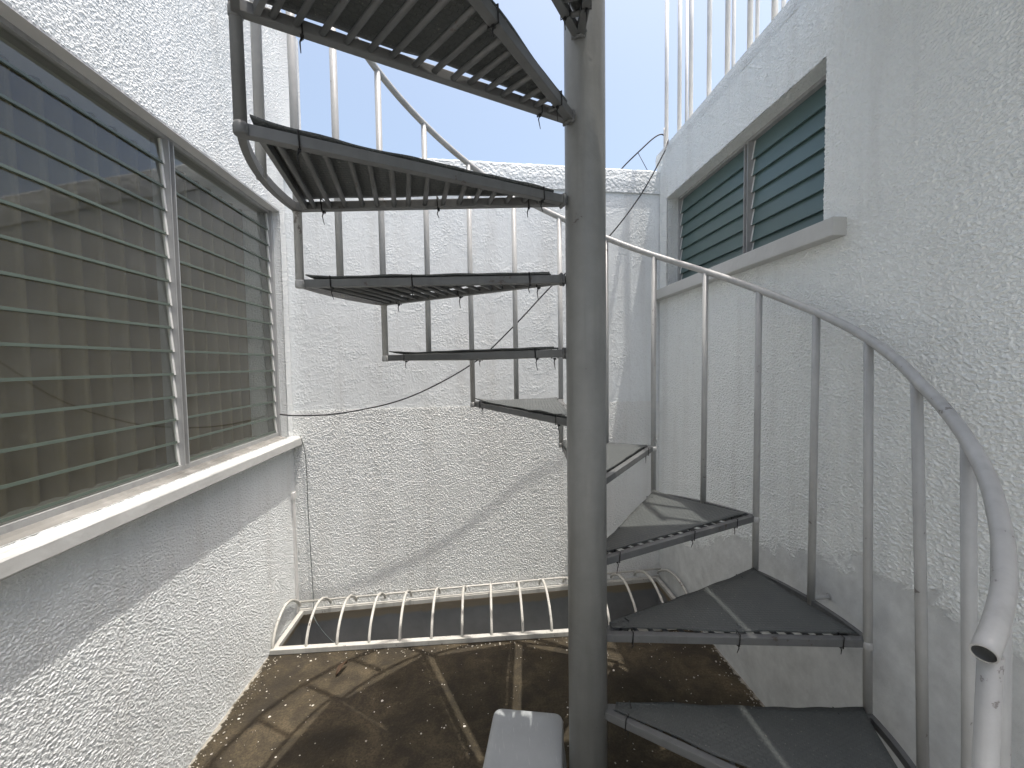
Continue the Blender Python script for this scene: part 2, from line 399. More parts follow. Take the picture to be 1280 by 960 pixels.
# ------------------------------------------------------------------ ground and light well
BA, BB = Vector((-1.31, 1.25, 0)), Vector((0.83, 1.40, 0))       # foot of the back wall
def back_y(x): return BA.y + (x-BA.x)*(BB.y-BA.y)/(BB.x-BA.x)
PX0, PX1, PY0 = -1.305, 0.825, 0.918
gr = MB()
gr.quad((-60, -60, 0), (60, -60, 0), (60, PY0, 0), (-60, PY0, 0))
gr.quad((-60, PY0, 0), (PX0, PY0, 0), (PX0, 60, 0), (-60, 60, 0))
gr.quad((PX1, PY0, 0), (60, PY0, 0), (60, 60, 0), (PX1, 60, 0))
gr.quad((PX0, back_y(PX0)-.004, 0), (PX1, back_y(PX1)-.004, 0), (PX1, 60, 0), (PX0, 60, 0))
tag(gr.build('ground', M_FLOOR), kind='structure')
pa = MB(); pa.box((-1.308, -6.9, -.05), (.828, -1.38, .012))  # unseen pale slab added to bounce sunlight onto the shaded walls
tag(pa.build('bounce_slab', M_BOUNCE), kind='structure')
D = -0.40
pw = MB()
y0, y1 = back_y(PX0)-.004, back_y(PX1)-.004
pw.quad((PX0, y0, 0), (PX1, y1, 0), (PX1, y1, D), (PX0, y0, D))
pw.quad((PX0, PY0, 0), (PX0, y0, 0), (PX0, y0, D), (PX0, PY0, D))
pw.quad((PX1, PY0, 0), (PX1, y1, 0), (PX1, y1, D), (PX1, PY0, D))
pw.quad((PX0, PY0, 0), (PX1, PY0, 0), (PX1, PY0, D), (PX0, PY0, D))
pw.quad((PX0, PY0, D), (PX1, PY0, D), (PX1, y1, D), (PX0, y0, D))
tag(pw.build('terrain_pit', M_PIT), kind='structure')

# ------------------------------------------------------------------ left building
def facade(mb, x0, x1, ya, yb, za, zb, oy0, oy1, oz0, oz1):
    mb.box((x0, ya, za), (x1, yb, oz0)); mb.box((x0, ya, oz1), (x1, yb, zb))
    mb.box((x0, ya, oz0), (x1, oy0, oz1)); mb.box((x0, oy1, oz0), (x1, yb, oz1))
LX = -1.31
lw_y0, lw_y1 = -0.29, 1.19
lw_z0, lw_z1 = 0.795+Z0, 1.985+Z0
lb = MB()
facade(lb, LX-.2, LX, -7.0, 1.52, -.6, 3.28, lw_y0, lw_y1, lw_z0, lw_z1)
lb.box((-5, -7, 3.13), (LX-.2, 1.52, 3.28)); lb.box((-5, -7, -.6), (-4.8, 1.52, 3.13))
lb.box((-4.8, -7, -.6), (LX-.2, -6.8, 3.13)); lb.box((-4.8, 1.3, -.6), (LX-.2, 1.52, 3.13))
left_b = lb.build('house_wall', M_LEFT)
tag(left_b, 'tall white stucco house wall with the wide clear louvred window on the left side', 'house wall')
coat('stucco_coat', M_LEFT_COAT, left_b, (LX+.0006, 0, 0), (0, 1, 0), (0, 0, 1),
     [(-.75, 1.252, 0, lw_z0), (-.75, lw_y0, lw_z0, lw_z1), (lw_y1, 1.252, lw_z0, lw_z1), (-.75, 1.252, lw_z1, 3.28)], .0034)
# reveal lining (smooth painted plaster), 2 mm proud of the rough opening
rv = MB()
rv.box((LX-.2, lw_y0, lw_z1-.006), (LX+.003, lw_y1, lw_z1+.002))
rv.build('window_head', M_SOFFIT, left_b)
win = MB()
GX = LX-.055
AX0, AX1 = GX-.035, GX+.022
mull = 0.463
for ya, yb in ((lw_y0, lw_y0+.022), (lw_y1-.018, lw_y1)):
    win.box((AX0, ya, lw_z0+.012), (AX1, yb, lw_z1-.006))
win.box((AX0, lw_y0+.022, lw_z1-.020), (AX1-.008, lw_y1-.018, lw_z1-.006))
win.box((AX0, lw_y0+.022, lw_z0+.012), (AX1-.004, lw_y1-.018, lw_z0+.030))
window_l = win.build('louvre_window', M_ALU, left_b)
mu = MB(); z0_, z1_ = lw_z0+.030, lw_z1-.020
mu.box((AX0, mull-.013, z0_), (AX1-.012, mull+.013, z1_))
mu.box((AX1-.012, mull-.013, z0_), (AX1+.004, mull-.009, z1_)); mu.box((AX1-.012, mull+.009, z0_), (AX1+.004, mull+.013, z1_))
mu.build('mullion', M_ALU, window_l)
def louvres(parent, ya, yb, z0, z1, n, gx, half, tilt, thick, mat, edge_mat, sgn, clips):
    """glass blades overlapping like scales; the lower edge of each leans outward"""
    pitch_ = (z1-z0)/n
    bl, ed, cl = MB(), MB(), MB()
    for i in range(n):
        zc = z0 + (i+.5)*pitch_ + random.uniform(-.0012, .0012)
        t = tilt + random.uniform(-.006, .006)
        M = Matrix.Translation((gx, 0, zc)) @ Matrix.Rotation(sgn*t, 4, 'Y')
        h0 = max(-half, z0-zc+.002)
        bl.box((-thick/2, ya, h0+.002), (thick/2, yb, half), M)
        ed.box((-thick/2-.0004, ya, h0-.0006), (thick/2+.0004, yb, h0+.0075), M)
        for yc, s in clips:
            cl.box((-.0045, yc-.004, -half*.98), (.0045, yc+.004, half*.9), M)
    b_ = bl.build('glass_louvre', mat, parent); e_ = ed.build('glass_edge', edge_mat, parent)
    c_ = cl.build('louvre_clip', M_CLIP, parent)
louvres(window_l, lw_y0+.03, mull-.019, z0_+.004, z1_-.002, 14, GX+.004, .0445, .085, .005, M_GLASS, M_GEDGE, -1, [(mull-.018, 1), (lw_y0+.027, 1)])
louvres(window_l, mull+.019, lw_y1-.026, z0_+.004, z1_-.002, 14, GX+.004, .0445, .085, .005, M_GLASS, M_GEDGE, -1, [(mull+.018, 1), (lw_y1-.023, 1)])
# sill: sloped slab, moulded
sl = MB()
sx1 = LX+.052
prof = [(LX-.19, lw_z0-.02), (LX-.19, lw_z0+.012), (GX+.02, lw_z0+.012), (GX+.028, lw_z0+.004), (LX-.004, lw_z0+.002), (LX, lw_z0-.001), (LX+.026, lw_z0-.003), (LX+.029, lw_z0-.006),
        (sx1-.004, lw_z0-.008), (sx1, lw_z0-.013), (sx1+.001, lw_z0-.046), (sx1-.004, lw_z0-.052), (LX+.0, lw_z0-.052)]
def extrude_y(mb, prof, ya, yb, n=1):
    rings = []
    for i in range(n+1):
        y = ya+(yb-ya)*i/n
        rings.append([mb.bm.verts.new((px + .0012*noise.noise(Vector((y*13, q*.7, 1)))*(n > 1), y, pz + .0012*noise.noise(Vector((y*11, q*.7, 6)))*(n > 1))) for q, (px, pz) in enumerate(prof)])
    m_ = len(prof)
    for A, B in zip(rings, rings[1:]):
        for j in range(m_): mb.bm.faces.new((A[j], A[(j+1) % m_], B[(j+1) % m_], B[j]))
    mb.bm.faces.new(rings[0]); mb.bm.faces.new(rings[-1][::-1])
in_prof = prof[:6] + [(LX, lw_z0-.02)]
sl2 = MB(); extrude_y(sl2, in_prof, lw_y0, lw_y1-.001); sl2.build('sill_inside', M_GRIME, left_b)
o_prof = [(LX+.0005, lw_z0-.002)] + prof[6:12] + [(LX+.0005, lw_z0-.052)]
extrude_y(sl, o_prof, lw_y0-.12, 1.252, 120)
sl.build('window_sill', M_SILL, left_b)
# curtain behind the louvres
cu = MB(); ny, nz = 420, 14
rows = []
for j in range(nz+1):
    z = lw_z0-.06 + (lw_z1-lw_z0+.14)*j/nz; row = []
    for i in range(ny+1):
        y = lw_y0-.1 + (lw_y1-lw_y0+.2)*i/ny
        t = y/.083 + .16*noise.noise(Vector((y*2.3, z*.5, 5))) + .10*noise.noise(Vector((y*9, z*.4, 1)))
        fr_ = t-math.floor(t); am = .050+.010*noise.noise(Vector((math.floor(t)*1.7, z*.3, 2)))
        saw = fr_/.80 if fr_ < .80 else (1-fr_)/.20
        saw = saw*saw*(3-2*saw)*.5 + saw*.5
        row.append(cu.bm.verts.new((LX-.17 - am*saw, y + .006*math.sin(fr_*6.28), z)))
    rows.append(row)
for A, B in zip(rows, rows[1:]):
    for i in range(ny):
        f = cu.bm.faces.new((A[i], A[i+1], B[i+1], B[i])); f.smooth = True
cur = cu.build('curtain', M_CURTAIN)
tag(cur, 'beige pleated curtain hanging behind the clear louvred window', 'curtain')
rod_ = MB(); rod_.tube([(LX-.17, lw_y0-.12, lw_z1+.10), (LX-.17, lw_y1+.10, lw_z1+.10)], .009)
rod_.build('curtain_rod', M_ALU, cur)
# white trunking in the corner
tr = MB(); tr.box((LX, 1.195, .0), (LX+.012, 1.222, .655)); tr.box((LX, 1.19, .655), (LX+.016, 1.227, .69))
tag(tr.build('cable_trunking', M_TRUNK), 'thin white cable trunking upright in the corner below the window sill', 'cable trunking')

# ------------------------------------------------------------------ back wall
u = (BB-BA).normalized(); nrm = Vector((u.y, -u.x, 0))            # towards the yard
WM = Matrix(((u.x, -nrm.x, 0, BA.x), (u.y, -nrm.y, 0, BA.y), (0, 0, 1, 0), (0, 0, 0, 1)))
WL = (BB-BA).length
TOP = 2.325+Z0
wb = MB()
wb.box((-.01, .004, .93+Z0), (WL+.02, .18, 2.185+Z0), WM)
back = wb.build('yard_wall', M_UP)
tag(back, 'low white back wall of the yard with rough render below and smoother above', 'wall')
lo_ = MB(); nx = 90
lo_.box((-.01, .0, -.55), (WL+.02, .18, .925+Z0), WM)
lo_.box((-.01, .002, .925+Z0), (WL+.02, .18, .93+Z0), WM)
rr_ = lo_.build('rough_render', M_LOW, back)
coat('coarse_coat', M_LOW_COAT, back, BA + nrm*.0006, u, (0, 0, 1), [(0, WL-.002, 0, .926+Z0)], .0032)
# uneven top band
cb = MB(); nx = 120; rings = []
for i in range(nx+1):
    s = -.01 + (WL+.03)*i/nx
    dz = .004*noise.noise(Vector((s*9, 3, 0))) + .0035*noise.noise(Vector((s*31, 7, 0)))
    dl = .006*noise.noise(Vector((s*14, 1, 4)))
    P = [(s, -.006, 2.185+Z0+dl*.6), (s, -.009+dl*.4, 2.25+Z0), (s, -.004, TOP-.010+dz), (s, .006, TOP+dz), (s, .18, TOP+dz*.5), (s, .18, 2.185+Z0)]
    rings.append([cb.bm.verts.new(WM @ Vector(q)) for q in P])
for A, B in zip(rings, rings[1:]):
    for j in range(6): cb.bm.faces.new((A[j], A[(j+1) % 6], B[(j+1) % 6], B[j]))
cb.bm.faces.new(rings[0]); cb.bm.faces.new(rings[-1][::-1])
cb.build('coping', M_COPE, back)

# ------------------------------------------------------------------ right building
RX = 0.83
RT = 2.44+Z0
rw_y0, rw_y1 = 0.162, 1.30
rw_z0, rw_z1 = 1.605+Z0, 2.125+Z0
rb = MB()
facade(rb, RX, RX+.2, -7.0, 1.45, -.6, 2.37+Z0, rw_y0, rw_y1, rw_z0, rw_z1)
rb.box((RX+.2, -7, 2.2+Z0), (5, 1.45, 2.37+Z0)); rb.box((4.8, -7, -.6), (5, 1.45, 2.2+Z0))
rb.box((RX+.2, -7, -.6), (4.8, -6.8, 2.2+Z0)); rb.box((RX+.2, 1.25, -.6), (4.8, 1.45, 2.2+Z0))
right_b = rb.build('house_wall', M_RIGHT)
tag(right_b, 'shaded white stucco house wall with the green louvred window and flaking lower part', 'house wall')
coat('stucco_coat', M_RIGHT_COAT, right_b, (RX-.0006, 0, 0), (0, 1, 0), (0, 0, 1),
     [(-.85, 1.395, 0, rw_z0), (-.85, rw_y0, rw_z0, rw_z1), (rw_y1, 1.395, rw_z0, rw_z1), (-.85, 1.395, rw_z1, 2.370+Z0)], .0034, flip=True)
cp = MB(); rings = []; nn = 220
for i in range(nn+1):
    y = -7 + 8.452*i/nn
    d = .003*noise.noise(Vector((y*8, 0, 3))); dz = .004*noise.noise(Vector((y*6, 5, 3)))
    P = [(RX-.005+d, 2.3705+Z0), (RX-.007+d, 2.40+Z0), (RX-.003, RT-.006+dz), (RX+.008, RT+dz), (RX+.25, RT), (RX+.25, 2.3705+Z0)]
    rings.append([cp.bm.verts.new((a, y, b_)) for a, b_ in P])
for A, B in zip(rings, rings[1:]):
    for j in range(6): cp.bm.faces.new((A[j], A[(j+1) % 6], B[(j+1) % 6], B[j]))
cp.bm.faces.new(rings[0]); cp.bm.faces.new(rings[-1][::-1])
cp.build('coping', M_RIGHT, right_b)
gx = RX+.075
w2 = MB()
for ya, yb in ((rw_y0, rw_y0+.016), (rw_y1-.016, rw_y1)):
    w2.box((gx-.012, ya, rw_z0), (gx+.04, yb, rw_z1))
w2.box((gx-.012, rw_y0+.016, rw_z1-.014), (gx+.04, rw_y1-.016, rw_z1)); w2.box((gx-.012, rw_y0+.016, rw_z0), (gx+.04, rw_y1-.016, rw_z0+.014))
win_r = w2.build('louvre_window', M_ALU, right_b)
m2_ = 0.655
mm = MB(); mm.box((gx-.008, m2_-.014, rw_z0+.014), (gx+.035, m2_+.014, rw_z1-.014)); mm.box((gx-.02, m2_-.014, rw_z0+.014), (gx-.008, m2_-.010, rw_z1-.014)); mm.box((gx-.02, m2_+.010, rw_z0+.014), (gx-.008, m2_+.014, rw_z1-.014))
mm.build('mullion', M_ALU, win_r)
louvres(win_r, rw_y0+.022, m2_-.021, rw_z0+.016, rw_z1-.016, 7, gx+.006, .043, .17, .006, M_GREEN, M_GREEN, 1, [(m2_-.020, 1), (rw_y0+.019, 1)])
louvres(win_r, m2_+.021, rw_y1-.022, rw_z0+.016, rw_z1-.016, 7, gx+.006, .043, .17, .006, M_GREEN, M_GREEN, 1, [(m2_+.020, 1), (rw_y1-.019, 1)])
s2 = MB(); s2.box((RX+.0005, rw_y0+.001, rw_z0-.03), (RX+.19, rw_y1-.001, rw_z0)); s2.box((RX-.05, .074, rw_z0-.062), (RX+.0, 1.405, rw_z0-.006), bevel=.004)
s2.build('window_sill', M_SILL, right_b)

ew = MB(); ew.box((LX+.002, -6.7, .013), (RX-.002, -6.5, 2.4))  # out-of-view wall, added for its bounced light
tag(ew.build('bounce_wall', M_LEFT), 'unseen white wall added behind the viewer to bounce light into the yard', 'wall')
# roof railings
def railing(label, x, ys, base, top, r, posts_more=()):
    root = empty('roof_railing', (x, ys[0], base)); tag(root, label, 'railing')
    for y in ys:
        q = MB(); e = random.uniform(-.006, .006)
        q.tube([(0, y-ys[0], 0), (e*.5, y-ys[0]+e, top-base)], r, 12)
        q.tube([(0, y-ys[0], -.001), (0, y-ys[0], .006)], r*2.0, 12)
        q.build('post', M_ROOFRAIL, root)
    a, b_ = min(ys), max(ys)
    q = MB(); q.tube([(0, a-ys[0]-.03, top-base), (0, b_-ys[0]+.03, top-base)], r*1.25, 12); q.build('top_rail', M_ROOFRAIL, root)
ys1 = [1.416, 1.25, 1.12, .939, .784, .622, .473, .32, .17, .02]
railing('white bar railing along the roof edge above the green louvred window', .875, ys1, RT+.002, 3.48+Z0, .0115)

# ------------------------------------------------------------------ spiral staircase
TH, PH, RR, H = 0.52969, -1.19037, 0.7679, 0.2
KMAX = 12
stair = empty('spiral_staircase'); tag(stair, 'grey steel spiral staircase with slatted treads and pale tube handrail in the yard', 'staircase')
pole = MB(); pole.tube([(0, 0, -.02), (0, 0, 1.2), (0, 0, 2.4), (0, 0, 3.75)], .0535, 64)
pole.tube([(0, 0, .0), (0, 0, .012)], .11, 40)
pole.build('centre_pole', M_POLE, stair).location = (.010, 0, 0)
def P(k, z, r=RR):
    a = PH+k*TH; return Vector((r*math.cos(a), r*math.sin(a), z))
def rail_z(k): return k*H+.82+Z0
def rail_r(k):
    tab = [(0, .765), (.3, .758), (.6, .748), (1, .740), (1.5, .731), (2, .745), (2.5, .764), (3, RR), (99, RR)]
    for (a, ra), (b, rb_) in zip(tab, tab[1:]):
        if k <= b: return ra+(rb_-ra)*(k-a)/(b-a)
    return RR
def tread_frame(seed):
    """frame in its own space: lower-numbered edge along +X, the other at angle TH; top at z = 0"""
    rnd = random.Random(seed); m = MB()
    bw, bh = .020, .0215
    for a, s in ((0, 1), (TH, -1)):
        M = Matrix.Rotation(a, 4, 'Z') @ Matrix.Translation((0, s*bw/2, 0))
        m.box((.045, -bw/2, -bh), (RR+.006, bw/2, 0), M, bevel=.0018)
    for a, s in ((0, 1), (TH, -1)):
        M = Matrix.Rotation(a, 4, 'Z')
        loop = [(.0555, -.001, -.0225), (.0555, s*bw+.001*s, -.0225), (.0555, s*bw+.002*s, -.011), (.0555, s*bw+.001*s, .001), (.0555, -.001*s, .001), (.0555, -.002*s, -.011)]
        pts = []
        for i in range(6):
            p0, p1 = Vector(loop[i]), Vector(loop[(i+1) % 6])
            for j in range(3): pts.append(M @ p0.lerp(p1, j/3))
        m.tube(pts, [.0042+rnd.uniform(-.0012, .0014) for _ in pts], 8, closed=True)
    hx, hy = math.cos(TH/2), math.sin(TH/2)
    n = 15
    for i in range(n):
        d = .115 + (.695-.115)*i/(n-1) + rnd.uniform(-.004, .004)
        w = d*math.tan(TH/2) - .016
        z = -.0125 + rnd.uniform(-.0015, .0015)
        a = Vector((d*hx, d*hy, z)); t = Vector((-hy, hx, 0))
        m.tube([a-t*w, a+t*w], .0062, 8)
    # flat edge bar under the outer edge of the slats
    d = .715; w = d*math.tan(TH/2)-.018
    a = Vector((d*hx, d*hy, -.0105)); t = Vector((-hy, hx, 0)); o_ = Vector((hx, hy, 0))
    m.strip([a-t*w, a+t*w], .010, .019, lambda i: o_)
    return m
def rim_bar():
    m = MB(); n = 14; pts = []
    for i in range(n+1):
        a = TH*i/n; pts.append((RR*math.cos(a), RR*math.sin(a), -.0105))
    m.strip(pts, .014, .0205, lambda i: Vector((math.cos(TH*i/n), math.sin(TH*i/n), 0)))
    return m
def mat_mesh(k):
    """rubber mat cut to a wedge, edges a little wavy, corners curling up"""
    m = MB(); na, nr = 16, 34; rnd = random.Random(100+k)
    th0, off0, off1 = .0035, .027, .003
    d0, d1 = .085, .728
    hx, hy = math.cos(TH/2), math.sin(TH/2); t = Vector((-hy, hx, 0)); o_ = Vector((hx, hy, 0))
    top, bot = [], []
    for i in range(nr+1):
        d = d0+(d1-d0)*i/nr; wm = d*math.tan(TH/2)
        lo, hi = -wm+off0*(.80+.28*noise.noise(Vector((d*4, k*9.1, 2))))/math.cos(TH/2), wm-off1
        if hi-lo < .01: lo, hi = (lo+hi)/2-.005, (lo+hi)/2+.005
        rt, rb_ = [], []
        for j in range(na+1):
            f = j/na; s = lo+(hi-lo)*f
            q = Vector((d, s, k*3.1))
            jx = .004*noise.noise(Vector((d*14, k*7.7, 1))) if j in (0, na) else 0
            z = .0022 + .0016*noise.noise(q*9)
            e = max(0, abs(f-.5)*2-.72)/.28
            z += e*e*(.004+.005*noise.noise(Vector((d*11, j > na/2, k*5.3))))*(.8 if j > na/2 else .5)
            if i/nr > .88 and f > .8: z += ((i/nr-.88)/.12)*((f-.8)/.2)*.013*(.4+rnd.random()*.2)
            v = o_*d + t*(s+jx)
            rt.append(m.bm.verts.new((v.x, v.y, z+th0))); rb_.append(m.bm.verts.new((v.x, v.y, z)))
        top.append(rt); bot.append(rb_)
    for i in range(nr):
        for j in range(na):
            f = m.bm.faces.new((top[i][j], top[i+1][j], top[i+1][j+1], top[i][j+1])); f.smooth = True
            f = m.bm.faces.new((bot[i][j], bot[i][j+1], bot[i+1][j+1], bot[i+1][j])); f.smooth = True
        m.bm.faces.new((top[i][0], bot[i][0], bot[i+1][0], top[i+1][0])); m.bm.faces.new((top[i][na], top[i+1][na], bot[i+1][na], bot[i][na]))
    for j in range(na):
        m.bm.faces.new((top[0][j], top[0][j+1], bot[0][j+1], bot[0][j])); m.bm.faces.new((top[nr][j], bot[nr][j], bot[nr][j+1], top[nr][j+1]))
    return m
def zip_tie(a, r, sgn, rnd):
    """a loop round a radial bar with a loose tail"""
    m = MB(); M = Matrix.Rotation(a, 4, 'Z')
    y0, y1 = (-.0018, .0208) if sgn > 0 else (-.0208, .0018)
    pts = [(r, y0, -.0235), (r, y1, -.0235), (r+.002, y1, .0075), (r+.002, y0, .0075)]
    m.tube([M @ Vector(q) for q in pts], .0018, 6, closed=True)
    e = rnd.uniform(-.3, .3)
    m.tube([M @ Vector(q) for q in ((r, (y0+y1)/2, -.0235), (r+.004, (y0+y1)/2+.004*e, -.036), (r+.012*e, (y0+y1)/2, -.036-rnd.uniform(.008, .026)))], [.0018, .0015, .0008], 6)
    m.box((r-.003, (y0+y1)/2-.003, -.028), (r+.003, (y0+y1)/2+.003, -.0225), M)
    return m
frame_me = rim_me = None
for k in range(0, KMAX):
    o = tread_frame(k).build('tread', M_TREAD, stair)
    o.location = (0, 0, k*H+Z0+.010); o.rotation_euler = (0, 0, PH+k*TH)
    rim_bar().build('rim_bar', M_TREAD, o)
    mat_mesh(k).build('mat', M_MAT, o)
    rnd = random.Random(k*13+1)
    for a, sgn in ((0, 1), (TH, -1)):
        for rr in (.115+rnd.uniform(0, .03), .40+rnd.uniform(-.06, .06), .68+rnd.uniform(-.02, .02)):
            if rr > .3 and rr < .5 and rnd.random() < .6: continue
            zip_tie(a, rr, sgn, rnd).build('zip_tie', M_TIE, o)
# balusters
rnd = random.Random(3)
for i in range(0, KMAX*2+1):
    k = i/2
    zt = rail_z(k) + (.010 if i == 0 else 0)
    lvl = k-1 if i % 2 == 0 else math.floor(k)
    zb = max(0.0, lvl*H+Z0-.010) if k > 0 else 0.0
    kk = k + {1.0: .03, 1.5: .02, 0.0: .055}.get(k, 0)
    kt = kk + rnd.uniform(-.006, .006)
    a = P(kk, zb, RR if k > 0 else .76); b_ = P(kt, zt, rail_r(k))
    m = MB(); m.tube([a, a.lerp(b_, .5)+Vector((rnd.uniform(-.002, .002), rnd.uniform(-.002, .002), 0)), b_], .0108, 14)
    if i % 2 == 0 and 0 < k:
        for zz in (lvl*H+Z0-.010, k*H+Z0-.010):
            f = (zz-zb)/(zt-zb); c_ = a.lerp(b_, max(0, f))
            if k < KMAX or zz < k*H+Z0-.05: m.tube([c_-Vector((0, 0, .004)), c_, c_+Vector((0, 0, .012)), c_+Vector((0, 0, .018))], [.0108, .0126, .0124, .0108], 14)
    m.build('baluster', M_RAIL if k < 8.8 else M_TREAD, stair)  # topmost balusters take the darker paint to stand in for their shade
# handrail: a hollow pipe, open at its lower end
def handrail():
    m = MB(); pts = []; n = 300
    for i in range(n+1):
        k = KMAX*i/n
        q = P(k, rail_z(k)+.0025*math.sin(k*4.1)+.017*max(0, 1-k/.3), rail_r(k))
        pts.append(q)
    ri = m.tube(pts, .0120, 18, cap=False)
    inner = m.tube(pts[:8], .0102, 18, cap=False)
    for j in range(18):
        m.bm.faces.new((ri[0][j], inner[0][j], inner[0][(j+1) % 18], ri[0][(j+1) % 18]))
    m.bm.faces.new(inner[7]); m.bm.faces.new(ri[-1])
    return m
hr = handrail().build('handrail', M_RAIL, stair, recalc=False)
# stub that ties a baluster to the wall
st = MB(); q = P(2.5, .417+Z0-.005)
st.tube([q, (RX+.004, q.y+.004, q.z)], .0065, 10); st.tube([(RX-.006, q.y+.004, q.z), (RX+.002, q.y+.004, q.z)], .011, 12)
st.build('wall_bracket', M_RAIL, stair)
# unseen platform level with the roof, outline shaped to shade the lower steps
ld = MB(); zl = KMAX*H+Z0
pl = [(.07, -1.0), (.826, -1.0), (.826, -.56), (.805, -.56), (.805, .06), (.42, .06), (.30, -.115), (.07, -.115)]
for zz in (zl-.03, zl-.002): ld.bm.faces.new([ld.bm.verts.new((x, y, zz)) for x, y in pl])
ld.bm.faces.ensure_lookup_table(); f0, f1 = ld.bm.faces[-2], ld.bm.faces[-1]
v0, v1 = list(f0.verts), list(f1.verts)
for j in range(len(pl)): ld.bm.faces.new((v0[j], v0[(j+1) % len(pl)], v1[(j+1) % len(pl)], v1[j]))
ld.box((.28, -.315, zl-.075), (.77, -.285, zl-.0305)); ld.box((.045, -.012, zl-.075), (.45, .012, zl-.0305))
for x in (.265, .785): ld.box((x-.015, -.99, zl-.075), (x+.015, -.05, zl-.0305))
ld.build('shade_landing', M_TREAD, stair)

# ------------------------------------------------------------------ light-well grille
gy0 = .905
grl = empty('well_grille', (-.24, gy0, 0)); tag(grl, 'white painted iron grille of bent hoops over the sunken light well', 'grille')
def gb(mb, name):
    o = mb.build(name, M_WHITE, grl); o.location = (.24, -gy0, 0); return o
m = MB(); m.box((-1.300, gy0-.014, .002), (.822, gy0+.014, .026), bevel=.002); gb(m, 'front_bar')
m = MB(); m.strip([(-1.300, back_y(-1.3)-.022, .012), (.822, back_y(.822)-.022, .012)], .026, .022, lambda i: nrm); gb(m, 'back_bar')
m = MB(); m.tube([(-1.306, back_y(-1.306)-.030, .072), (.826, back_y(.826)-.030, .078)], .0055, 10); gb(m, 'upper_rod')
for x in (-1.285, .806):
    m = MB(); m.strip([(x, gy0+.0145, .013), (x, back_y(x)-.036, .013)], .022, .020, lambda i: Vector((1, 0, 0))); gb(m, 'side_bar')
nh = 15
for i in range(nh):
    x = -1.290 + i*(2.10/(nh-1)) + random.uniform(-.004, .004)
    yb = back_y(x)-.032; m = MB(); pts = []
    lean = .0 + random.uniform(-.006, .006)
    arc = [(0, .018), (.035, .062), (.16, .112), (.36, .147), (.52, .153), (.70, .138), (.86, .104), (.96, .075), (1, .052)]
    hj = random.uniform(-.004, .004)
    pts = smooth_path([(x+lean*t, gy0+(yb-gy0)*t, zz+hj*(0 < t < 1)) for t, zz in arc], 4)
    m.tube(pts, .0068, 10); gb(m, 'hoop')

# ------------------------------------------------------------------ grey plastic stool
sm = bmesh.new()
SH, SW, SD = .225, .225, .30
def rrect(w, d, r, z, n=6):
    out = []
    for cx, cy, a0 in ((w/2-r, d/2-r, 0), (-w/2+r, d/2-r, 90), (-w/2+r, -d/2+r, 180), (w/2-r, -d/2+r, 270)):
        for i in range(n+1):
            a = R(a0+90*i/n); out.append(Vector((cx+r*math.cos(a), cy+r*math.sin(a), z)))
    return out
m = MB()
def loft(mb, loops, cap0=True, cap1=True):
    rings = [[mb.bm.verts.new(q) for q in lp] for lp in loops]
    n = len(rings[0])
    for A, B in zip(rings, rings[1:]):
        for j in range(n):
            f = mb.bm.faces.new((A[j], A[(j+1) % n], B[(j+1) % n], B[j])); f.smooth = True
    if cap0: mb.bm.faces.new(rings[0][::-1])
    if cap1: mb.bm.faces.new(rings[-1])
loft(m, [rrect(SW+.006, SD+.006, .028, SH-.040), rrect(SW+.004, SD+.004, .027, SH-.012), rrect(SW-.002, SD-.002, .026, SH-.003), rrect(SW-.010, SD-.010, .022, SH), rrect(SW-.05, SD-.05, .015, SH+.0005)], cap0=False)
loft(m, [rrect(SW+.006, SD+.006, .028, SH-.040), rrect(SW-.004, SD-.004, .024, SH-.040), rrect(SW-.006, SD-.006, .024, SH-.008)], False, True)
stool = m.build('step_stool', M_STOOL)
stool.location = (-.168, .058, 0); stool.rotation_euler = (0, 0, R(-11.5))
tag(stool, 'small grey plastic step stool standing on the floor beside the staircase pole', 'stool')
sm.free()
for sx_ in (-1, 1):
    for sy_ in (-1, 1):
        m = MB()
        def leg_loop(z, grow):
            w = .034+grow*.01; cx, cy = sx_*(SW/2-.022+grow*.016), sy_*(SD/2-.024+grow*.016)
            return [Vector((cx+q.x, cy+q.y, z)) for q in rrect(w, w, .010, 0, 3)]
        loft(m, [leg_loop(0, 1), leg_loop(.05, .8), leg_loop(SH-.010, 0)])
        m.build('leg', M_STOOL, stool)

# ------------------------------------------------------------------ cables, aerial, leaf
c1 = MB()
c1.tube(smooth_path([(.835, 1.30, 2.455), (.800, 1.26, 2.39), (.774, 1.245, 2.337), (.640, 1.235, 2.108), (.452, 1.225, 1.872), (.290, 1.22, 1.737), (.130, 1.215, 1.604), (-.098, 1.207, 1.369), (-.322, 1.197, 1.173), (-.669, 1.175, .997), (-1.0, 1.15, .925), (-1.22, 1.14, .916), (-1.318, 1.13, .926)] , 10), .0037, 8)
o = c1.build('power_cable', M_CABLE); o.location = (0, 0, Z0)
tag(o, 'thin black cable sagging across the back wall from the roof corner to the clear window', 'cable')
c2 = MB()
c2.tube(smooth_path([(-1.266, 1.235, .80+Z0), (-1.240, 1.236, .682+Z0), (-1.238, 1.238, .37+Z0), (-1.225, 1.232, 0.10), (-1.19, 1.16, .0), (-1.05, 1.13, -.14), (-.82, 1.18, -.27), (-.70, 1.2, -.36)]), .0022, 6)
o = c2.build('thin_wire', M_WIRE)
tag(o, 'thin wire hanging from the sill corner down through the grille', 'wire')
c3 = MB()
c3.tube(smooth_path([(.16, 1.20, -.30), (.22, 1.1, -.16), (.30, 1.12, -.05), (.36, 1.22, -.12), (.42, 1.25, -.3)]), .004, 8)
c3.tube(smooth_path([(.20, 1.27, -.36), (.26, 1.18, -.22), (.29, 1.05, -.12), (.24, 1.0, -.2), (.12, 1.08, -.34)]), .004, 8)
o = c3.build('garden_hose', M_TEAL)
